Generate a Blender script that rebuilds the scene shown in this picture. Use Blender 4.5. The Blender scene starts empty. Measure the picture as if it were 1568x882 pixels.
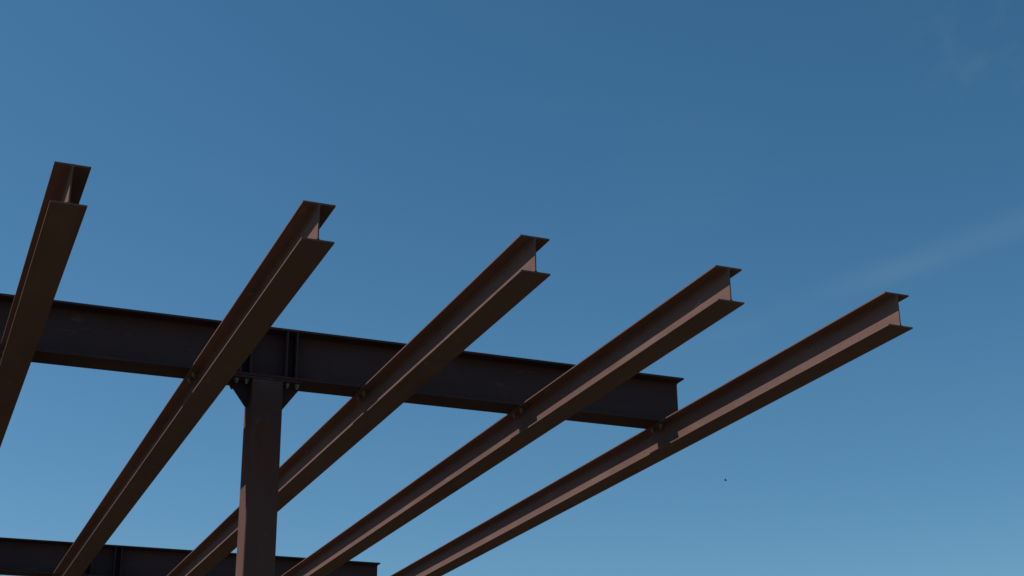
import bpy, bmesh, math, random
from mathutils import Matrix, Vector
random.seed(4)
scene=bpy.context.scene
EYE=1.6

# ------------------------------------------------------------ materials
def nt_mat(name):
    m=bpy.data.materials.new(name); m.use_nodes=True
    nt=m.node_tree; return m,nt,nt.nodes['Principled BSDF']
def N(nt,t,**k):
    n=nt.nodes.new(t)
    for a,v in k.items(): setattr(n,a,v)
    return n
def mixcol(nt,fac,a,b,blend='MIX'):
    n=N(nt,'ShaderNodeMix',data_type='RGBA',blend_type=blend)
    if isinstance(fac,(int,float)): n.inputs[0].default_value=fac
    else: nt.links.new(fac,n.inputs[0])
    for i,v in ((6,a),(7,b)):
        if isinstance(v,tuple): n.inputs[i].default_value=(*v,1)
        else: nt.links.new(v,n.inputs[i])
    return n.outputs[2]
def noise(nt,scale,detail=4,vec=None,rough=.55):
    n=N(nt,'ShaderNodeTexNoise'); n.inputs['Scale'].default_value=scale
    n.inputs['Detail'].default_value=detail; n.inputs['Roughness'].default_value=rough
    if vec is not None: nt.links.new(vec,n.inputs['Vector'])
    return n.outputs['Fac']
def ramp(nt,src,a,b,lo=0.,hi=1.):
    n=N(nt,'ShaderNodeMapRange'); nt.links.new(src,n.inputs[0])
    n.inputs[1].default_value=a;n.inputs[2].default_value=b
    n.inputs[3].default_value=lo;n.inputs[4].default_value=hi
    return n.outputs[0]

def paint(name,base,stretch=(1,1,1)):
    m,nt,b=nt_mat(name)
    tc=N(nt,'ShaderNodeTexCoord'); mp=N(nt,'ShaderNodeMapping')
    info=N(nt,'ShaderNodeObjectInfo')
    off=N(nt,'ShaderNodeVectorMath',operation='MULTIPLY_ADD')   # each member gets its own weathering
    nt.links.new(info.outputs['Random'],off.inputs[0]); off.inputs[1].default_value=(37,53,29)
    nt.links.new(tc.outputs['Object'],off.inputs[2])
    nt.links.new(off.outputs[0],mp.inputs[0]); mp.inputs['Scale'].default_value=stretch
    v=mp.outputs[0]; o=tc.outputs['Object']
    big=noise(nt,1.3,5,v); mid=noise(nt,7,6,v); fine=noise(nt,60,3,o)
    c1=tuple(x*.84 for x in base); c2=tuple(x*1.14 for x in base)
    c=mixcol(nt,ramp(nt,big,.3,.7),c1,c2)
    dust=(base[0]*1.25,base[1]*1.45,base[2]*1.45)
    c=mixcol(nt,ramp(nt,mid,.54,.72,0,.45),c,dust)
    stain=(base[0]*.55,base[1]*.5,base[2]*.45)
    c=mixcol(nt,ramp(nt,noise(nt,3.1,7,v,.7),.58,.70,0,.45),c,stain)
    # chalky scuffs from handling and chain marks
    c=mixcol(nt,ramp(nt,noise(nt,13,3,v),.67,.73,0,.5),c,(base[0]*1.9,base[1]*2.1,base[2]*2.1))
    c=mixcol(nt,ramp(nt,fine,.35,.7,0,.18),c,stain)
    nt.links.new(c,b.inputs['Base Color'])
    nt.links.new(ramp(nt,mid,.3,.7,.8,.95),b.inputs['Roughness'])
    b.inputs['Specular IOR Level'].default_value=.02
    bp=N(nt,'ShaderNodeBump'); bp.inputs['Strength'].default_value=.12; bp.inputs['Distance'].default_value=.003
    nt.links.new(fine,bp.inputs['Height']); nt.links.new(bp.outputs[0],b.inputs['Normal'])
    return m
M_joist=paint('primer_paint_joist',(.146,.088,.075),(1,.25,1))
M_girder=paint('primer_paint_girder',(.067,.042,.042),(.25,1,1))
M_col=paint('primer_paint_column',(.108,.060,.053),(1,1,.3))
m,nt,b=nt_mat('galvanised_bolt'); M_bolt=m
nt.links.new(mixcol(nt,noise(nt,90,2),(.10,.085,.075),(.28,.25,.22)),b.inputs['Base Color'])
b.inputs['Metallic'].default_value=.4;b.inputs['Roughness'].default_value=.5
m,nt,b=nt_mat('dry_dirt_gravel'); M_ground=m
tc=N(nt,'ShaderNodeTexCoord').outputs['Object']
c=mixcol(nt,ramp(nt,noise(nt,.15,8,tc),.35,.65),(.085,.073,.045),(.12,.104,.064))
c=mixcol(nt,ramp(nt,noise(nt,14,6,tc,.7),.45,.7,0,.6),c,(.05,.045,.03))
nt.links.new(c,b.inputs['Base Color']);b.inputs['Roughness'].default_value=.95
bp=N(nt,'ShaderNodeBump');bp.inputs['Distance'].default_value=.03
nt.links.new(noise(nt,25,6,tc,.7),bp.inputs['Height']);nt.links.new(bp.outputs[0],b.inputs['Normal'])
m,nt,b=nt_mat('concrete'); M_conc=m
nt.links.new(mixcol(nt,noise(nt,5,6),(.25,.24,.22),(.36,.35,.32)),b.inputs['Base Color']);b.inputs['Roughness'].default_value=.9

# ------------------------------------------------------------ geometry helpers
def obj_from_bm(bm,name,mat,parent=None,loc=(0,0,0)):
    bmesh.ops.recalc_face_normals(bm,faces=bm.faces)
    me=bpy.data.meshes.new(name); bm.to_mesh(me); bm.free(); me.materials.append(mat)
    o=bpy.data.objects.new(name,me); scene.collection.objects.link(o); o.location=loc
    if parent: o.parent=parent
    return o
def i_profile(h,b,tf,tw,r):
    q=[(-b/2,0),(b/2,0),(b/2,tf)]
    def arc(cx,cy,a0,a1):
        return [(cx+r*math.cos(math.radians(a0+(a1-a0)*i/4)),cy+r*math.sin(math.radians(a0+(a1-a0)*i/4))) for i in range(5)]
    q+=arc(tw/2+r,tf+r,270,180)
    q+=arc(tw/2+r,h-tf-r,180,90)
    q+=[(b/2,h-tf),(b/2,h),(-b/2,h),(-b/2,h-tf)]
    q+=arc(-tw/2-r,h-tf-r,90,0)
    q+=arc(-tw/2-r,tf+r,0,-90)
    q+=[(-b/2,tf)]
    return q
def i_beam(name,h,b,tf,tw,r,length,axis,mat,loc):
    bm=bmesh.new(); pr=i_profile(h,b,tf,tw,r)
    nseg=max(1,int(length/1.0)); rings=[]
    for s in range(nseg+1):
        t=length*s/nseg; ring=[]
        for u,v in pr:
            ring.append(bm.verts.new((u,t,v) if axis=='Y' else (t,u,v)))
        rings.append(ring)
    n=len(pr)
    for s in range(nseg):
        for i in range(n):
            bm.faces.new((rings[s][i],rings[s][(i+1)%n],rings[s+1][(i+1)%n],rings[s+1][i]))
    bm.faces.new(rings[0]); bm.faces.new(rings[-1])
    o=obj_from_bm(bm,name,mat,loc=loc)
    bv=o.modifiers.new('edge','BEVEL'); bv.width=.0012; bv.segments=2; bv.limit_method='ANGLE'; bv.angle_limit=math.radians(60)
    return o
def add_box(bm,x0,x1,y0,y1,z0,z1):
    vs=[bm.verts.new((x,y,z)) for x in(x0,x1) for y in(y0,y1) for z in(z0,z1)]
    for f in((0,1,3,2),(4,6,7,5),(0,4,5,1),(2,3,7,6),(0,2,6,4),(1,5,7,3)): bm.faces.new([vs[i] for i in f])
def add_cyl(bm,x,y,z0,z1,r,seg,rot=0.):
    a=[];c=[]
    for i in range(seg):
        t=rot+2*math.pi*i/seg
        a.append(bm.verts.new((x+r*math.cos(t),y+r*math.sin(t),z0))); c.append(bm.verts.new((x+r*math.cos(t),y+r*math.sin(t),z1)))
    for i in range(seg): bm.faces.new((a[i],a[(i+1)%seg],c[(i+1)%seg],c[i]))
    bm.faces.new(a);bm.faces.new(c)
def add_bolt_down(bm,x,y,z):
    add_cyl(bm,x,y,z-.004,z,.022,20)
    add_cyl(bm,x,y,z-.024,z-.004,.0185,6,random.random())
    add_cyl(bm,x,y,z-.040,z-.024,.0095,12)
def add_prism(bm,pts,y0,y1):
    a=[bm.verts.new((x,y0,z)) for x,z in pts]; c=[bm.verts.new((x,y1,z)) for x,z in pts]
    n=len(pts)
    for i in range(n): bm.faces.new((a[i],a[(i+1)%n],c[(i+1)%n],c[i]))
    bm.faces.new(a);bm.faces.new(c)

# ------------------------------------------------------------ dimensions
JZ=3.5+EYE; JH=.2485; JB=.2; JTF=.011; JTW=.009
GZ=JZ+JH; GH=.425; GB=.28; GTF=.017; GTW=.012
GX1=6.378; GX0=-9.2
ROWS=[11.21,19.96,28.71]
COLX=[2.607,-5.7]
J_X=[.668,2.085,3.477,4.872,6.213]
J_ALL=[.668-1.39*i for i in range(1,7)]+J_X
Y_END=7.78

for jx in J_ALL:
    o=i_beam('steel_beam',JH,JB,JTF,JTW,.014,24.4,'Y',M_joist,(jx,Y_END,JZ))
    bm=bmesh.new()
    for ry in ROWS:
        for sx in(-1,1):
            for sy in(-.075,.075):
                add_bolt_down(bm,sx*.058,ry+sy-Y_END,JH-JTF)
    obj_from_bm(bm,'connection_bolts',M_bolt,o)

for ry in ROWS:
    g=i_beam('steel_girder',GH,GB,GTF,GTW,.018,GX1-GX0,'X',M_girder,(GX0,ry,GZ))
    bm=bmesh.new()
    for cx in COLX:
        for dx in(-.225,-.145,.145,.225):
            for s in(-1,1):
                ya,yb=sorted((s*(GTW/2+.001),s*(GB/2-.012)))
                add_box(bm,cx+dx-.006-GX0,cx+dx+.006-GX0,ya,yb,GTF+.001,GH-GTF-.001)
    obj_from_bm(bm,'web_stiffeners',M_girder,g)
    bm=bmesh.new()
    for jx in J_ALL:
        for sx in(-1,1):
            for sy in(-.075,.075):
                add_cyl(bm,jx+sx*.058-GX0,sy,GTF,GTF+.018,.0185,6,random.random())
    obj_from_bm(bm,'bolt_heads',M_girder,g)

# ------------------------------------------------------------ columns
CW=.25
for ry in ROWS:
    for cx in COLX:
        top=GZ-.020
        bm=bmesh.new()
        r=.014; h=CW/2-r; pts=[]
        for qx,qy,a0 in((1,1,0),(-1,1,90),(-1,-1,180),(1,-1,270)):
            for i in range(6):
                t=math.radians(a0+90*i/5); pts.append((qx*h+r*math.cos(t),qy*h+r*math.sin(t)))
        rings=[[bm.verts.new((x,y,.03+(top-.03)*k/5)) for x,y in pts] for k in range(6)]
        n=len(pts)
        for k in range(5):
            for i in range(n):
                f=bm.faces.new((rings[k][i],rings[k][(i+1)%n],rings[k+1][(i+1)%n],rings[k+1][i]))
        bm.faces.new(rings[0]);bm.faces.new(rings[-1])
        c=obj_from_bm(bm,'steel_column',M_col,loc=(cx,ry,0))
        bm=bmesh.new()
        add_box(bm,-.285,.285,-.13,.13,top+.001,GZ-.001)
        add_box(bm,-.24,.24,-.24,.24,.0,.029)
        obj_from_bm(bm,'cap_and_base_plate',M_girder,c)
        bm=bmesh.new()
        for s in(-1,1):
            x0=s*(CW/2+.001)
            add_prism(bm,[(x0,top-.001),(s*.275,top-.001),(s*.275,top-.03),(s*.15,top-.20),(x0,top-.20)],-.008,.008)
        obj_from_bm(bm,'gusset_plates',M_girder,c)
        bm=bmesh.new()
        for s in(-1,1):
            for yy in(-.085,.085):
                for xx in (.165,.245):
                    add_bolt_down(bm,s*xx,yy,top)
            for yy in(-.19,.19):
                add_cyl(bm,s*.19,yy,.029,.055,.022,6); add_cyl(bm,s*.19,yy,.055,.09,.012,12)
        obj_from_bm(bm,'cap_bolts',M_bolt,c)
        bm=bmesh.new(); add_box(bm,-.4,.4,-.4,.4,-.3,-.001)
        obj_from_bm(bm,'footing',M_conc,c)

# ------------------------------------------------------------ ground
bm=bmesh.new(); R=1500; G=60
vs=[[None]*(G+1) for _ in range(G+1)]
for i in range(G+1):
    for j in range(G+1):
        a=(i/G*2-1);c=(j/G*2-1)
        x=R*a*abs(a)**1.5; y=R*c*abs(c)**1.5
        d=math.hypot(x,y); z=-.04-(.03*math.sin(x*.11+1)*math.cos(y*.09) +.03)*min(1,d/30)
        vs[i][j]=bm.verts.new((x,y,z))
for i in range(G):
    for j in range(G): bm.faces.new((vs[i][j],vs[i+1][j],vs[i+1][j+1],vs[i][j+1]))
obj_from_bm(bm,'ground',M_ground)

# ------------------------------------------------------------ camera
right=Vector((.9221,-.3866,-.0142)).normalized()
fwd=Vector((.3640,.8544,.3710)).normalized()
up=right.cross(fwd).normalized(); right=fwd.cross(up).normalized()
cam=bpy.data.cameras.new('camera'); co=bpy.data.objects.new('camera',cam); scene.collection.objects.link(co)
co.matrix_world=Matrix(((right.x,up.x,-fwd.x,0),(right.y,up.y,-fwd.y,0),(right.z,up.z,-fwd.z,EYE),(0,0,0,1)))
cam.sensor_width=36; cam.lens=52.25; cam.clip_end=5000
scene.camera=co

# ------------------------------------------------------------ bird
bm=bmesh.new()
prof=[(-.10,.002),(-.06,.018),(0,.028),(.05,.022),(.075,.017),(.09,.012),(.11,.001)]
rr=[[bm.verts.new((x,r*math.cos(t*math.pi/4),r*math.sin(t*math.pi/4))) for t in range(8)] for x,r in prof]
for k in range(len(rr)-1):
    for i in range(8): bm.faces.new((rr[k][i],rr[k][(i+1)%8],rr[k+1][(i+1)%8],rr[k+1][i]))
for s in(-1,1):
    w=[(.05,s*.015,.01),(.06,s*.08,.05),(.02,s*.17,.045),(-.03,s*.09,.04),(-.04,s*.015,.01)]
    f=bm.faces.new([bm.verts.new(p) for p in w])
bm.faces.new([bm.verts.new(p) for p in((-.09,0,0),(-.16,.03,0),(-.15,0,0),(-.16,-.03,0))])
m,nt,b=nt_mat('dark_feathers'); nt.links.new(mixcol(nt,noise(nt,40),(.02,.018,.016),(.06,.05,.045)),b.inputs['Base Color'])
bo=obj_from_bm(bm,'bird',m,loc=(47.9,78.7,24.8)); bo.rotation_euler=(.3,.15,math.radians(150))

# ------------------------------------------------------------ sun + sky
sd=Vector((-.80,.24,1)).normalized()
el=math.asin(sd.z); az=math.atan2(sd.x,sd.y)
L=bpy.data.lights.new('sun','SUN'); L.energy=5.0; L.angle=math.radians(.53); L.color=(1,.95,.88)
lo=bpy.data.objects.new('sun',L); scene.collection.objects.link(lo)
lo.rotation_euler=sd.to_track_quat('Z','Y').to_euler(); lo.location=(-20,10,30)
w=bpy.data.worlds.new('World'); scene.world=w; w.use_nodes=True; nt=w.node_tree
bg=nt.nodes['Background']
sky=N(nt,'ShaderNodeTexSky',sky_type='NISHITA'); sky.sun_disc=False
sky.sun_elevation=el; sky.sun_rotation=az; sky.altitude=300; sky.air_density=1.0; sky.dust_density=.4; sky.ozone_density=1.0
tc=N(nt,'ShaderNodeTexCoord').outputs['Generated']
def vm(op,a,bv):
    n=N(nt,'ShaderNodeVectorMath',operation=op); nt.links.new(a,n.inputs[0]); n.inputs[1].default_value=bv
    return n.outputs['Value'] if op=='DOT_PRODUCT' else n.outputs[0]
def mt(op,a,b_=None):
    n=N(nt,'ShaderNodeMath',operation=op)
    for i,v in enumerate((a,b_)):
        if v is None: continue
        if isinstance(v,(int,float)): n.inputs[i].default_value=v
        else: nt.links.new(v,n.inputs[i])
    return n.outputs[0]
d=vm('DOT_PRODUCT',tc,(.4004,.1355,-.9063))
wob=mt('MULTIPLY',mt('SUBTRACT',noise(nt,5,3,tc),.5),.02)
dd=mt('DIVIDE',mt('ADD',d,wob),.008)
band=mt('POWER',2.718,mt('MULTIPLY',mt('MULTIPLY',dd,dd),-1.))
st=ramp(nt,noise(nt,9,6,vm('MULTIPLY',tc,(1,1,4)),.6),.22,.80)
east=ramp(nt,vm('DOT_PRODUCT',tc,(.95,-.3,0)),.15,.36)
f1=mt('MULTIPLY',mt('MULTIPLY',band,st),east)
c2=ramp(nt,vm('DOT_PRODUCT',tc,(.595,.6435,.4816)),.9985,1.0)
f2=mt('MULTIPLY',c2,ramp(nt,noise(nt,14,6,tc,.65),.45,.75))
f3=ramp(nt,noise(nt,2.6,7,vm('MULTIPLY',tc,(1,1,3.5)),.6),.5,.85,0,.25)
f=mt('MINIMUM',mt('ADD',mt('ADD',mt('MULTIPLY',f1,.10),mt('MULTIPLY',f2,.14)),mt('MULTIPLY',f3,.14)),.5)
col=mixcol(nt,1.0,sky.outputs[0],(.74,1.22,1.38),'MULTIPLY')
ga=N(nt,'ShaderNodeGamma'); nt.links.new(col,ga.inputs[0]); ga.inputs[1].default_value=1.15
sep=N(nt,'ShaderNodeSeparateColor'); nt.links.new(ga.outputs[0],sep.inputs[0])
cmb=N(nt,'ShaderNodeCombineColor')
nt.links.new(mt('MULTIPLY',mt('POWER',sep.outputs[0],1.3),.86),cmb.inputs[0])
nt.links.new(mt('MULTIPLY',sep.outputs[1],.87),cmb.inputs[1])
nt.links.new(mt('MULTIPLY',sep.outputs[2],.80),cmb.inputs[2])
col=mixcol(nt,f,cmb.outputs[0],(5.0,6.5,8.0))
nt.links.new(col,bg.inputs['Color']); bg.inputs['Strength'].default_value=.064
scene.view_settings.view_transform='Standard'; scene.view_settings.look='None'; scene.view_settings.exposure=0
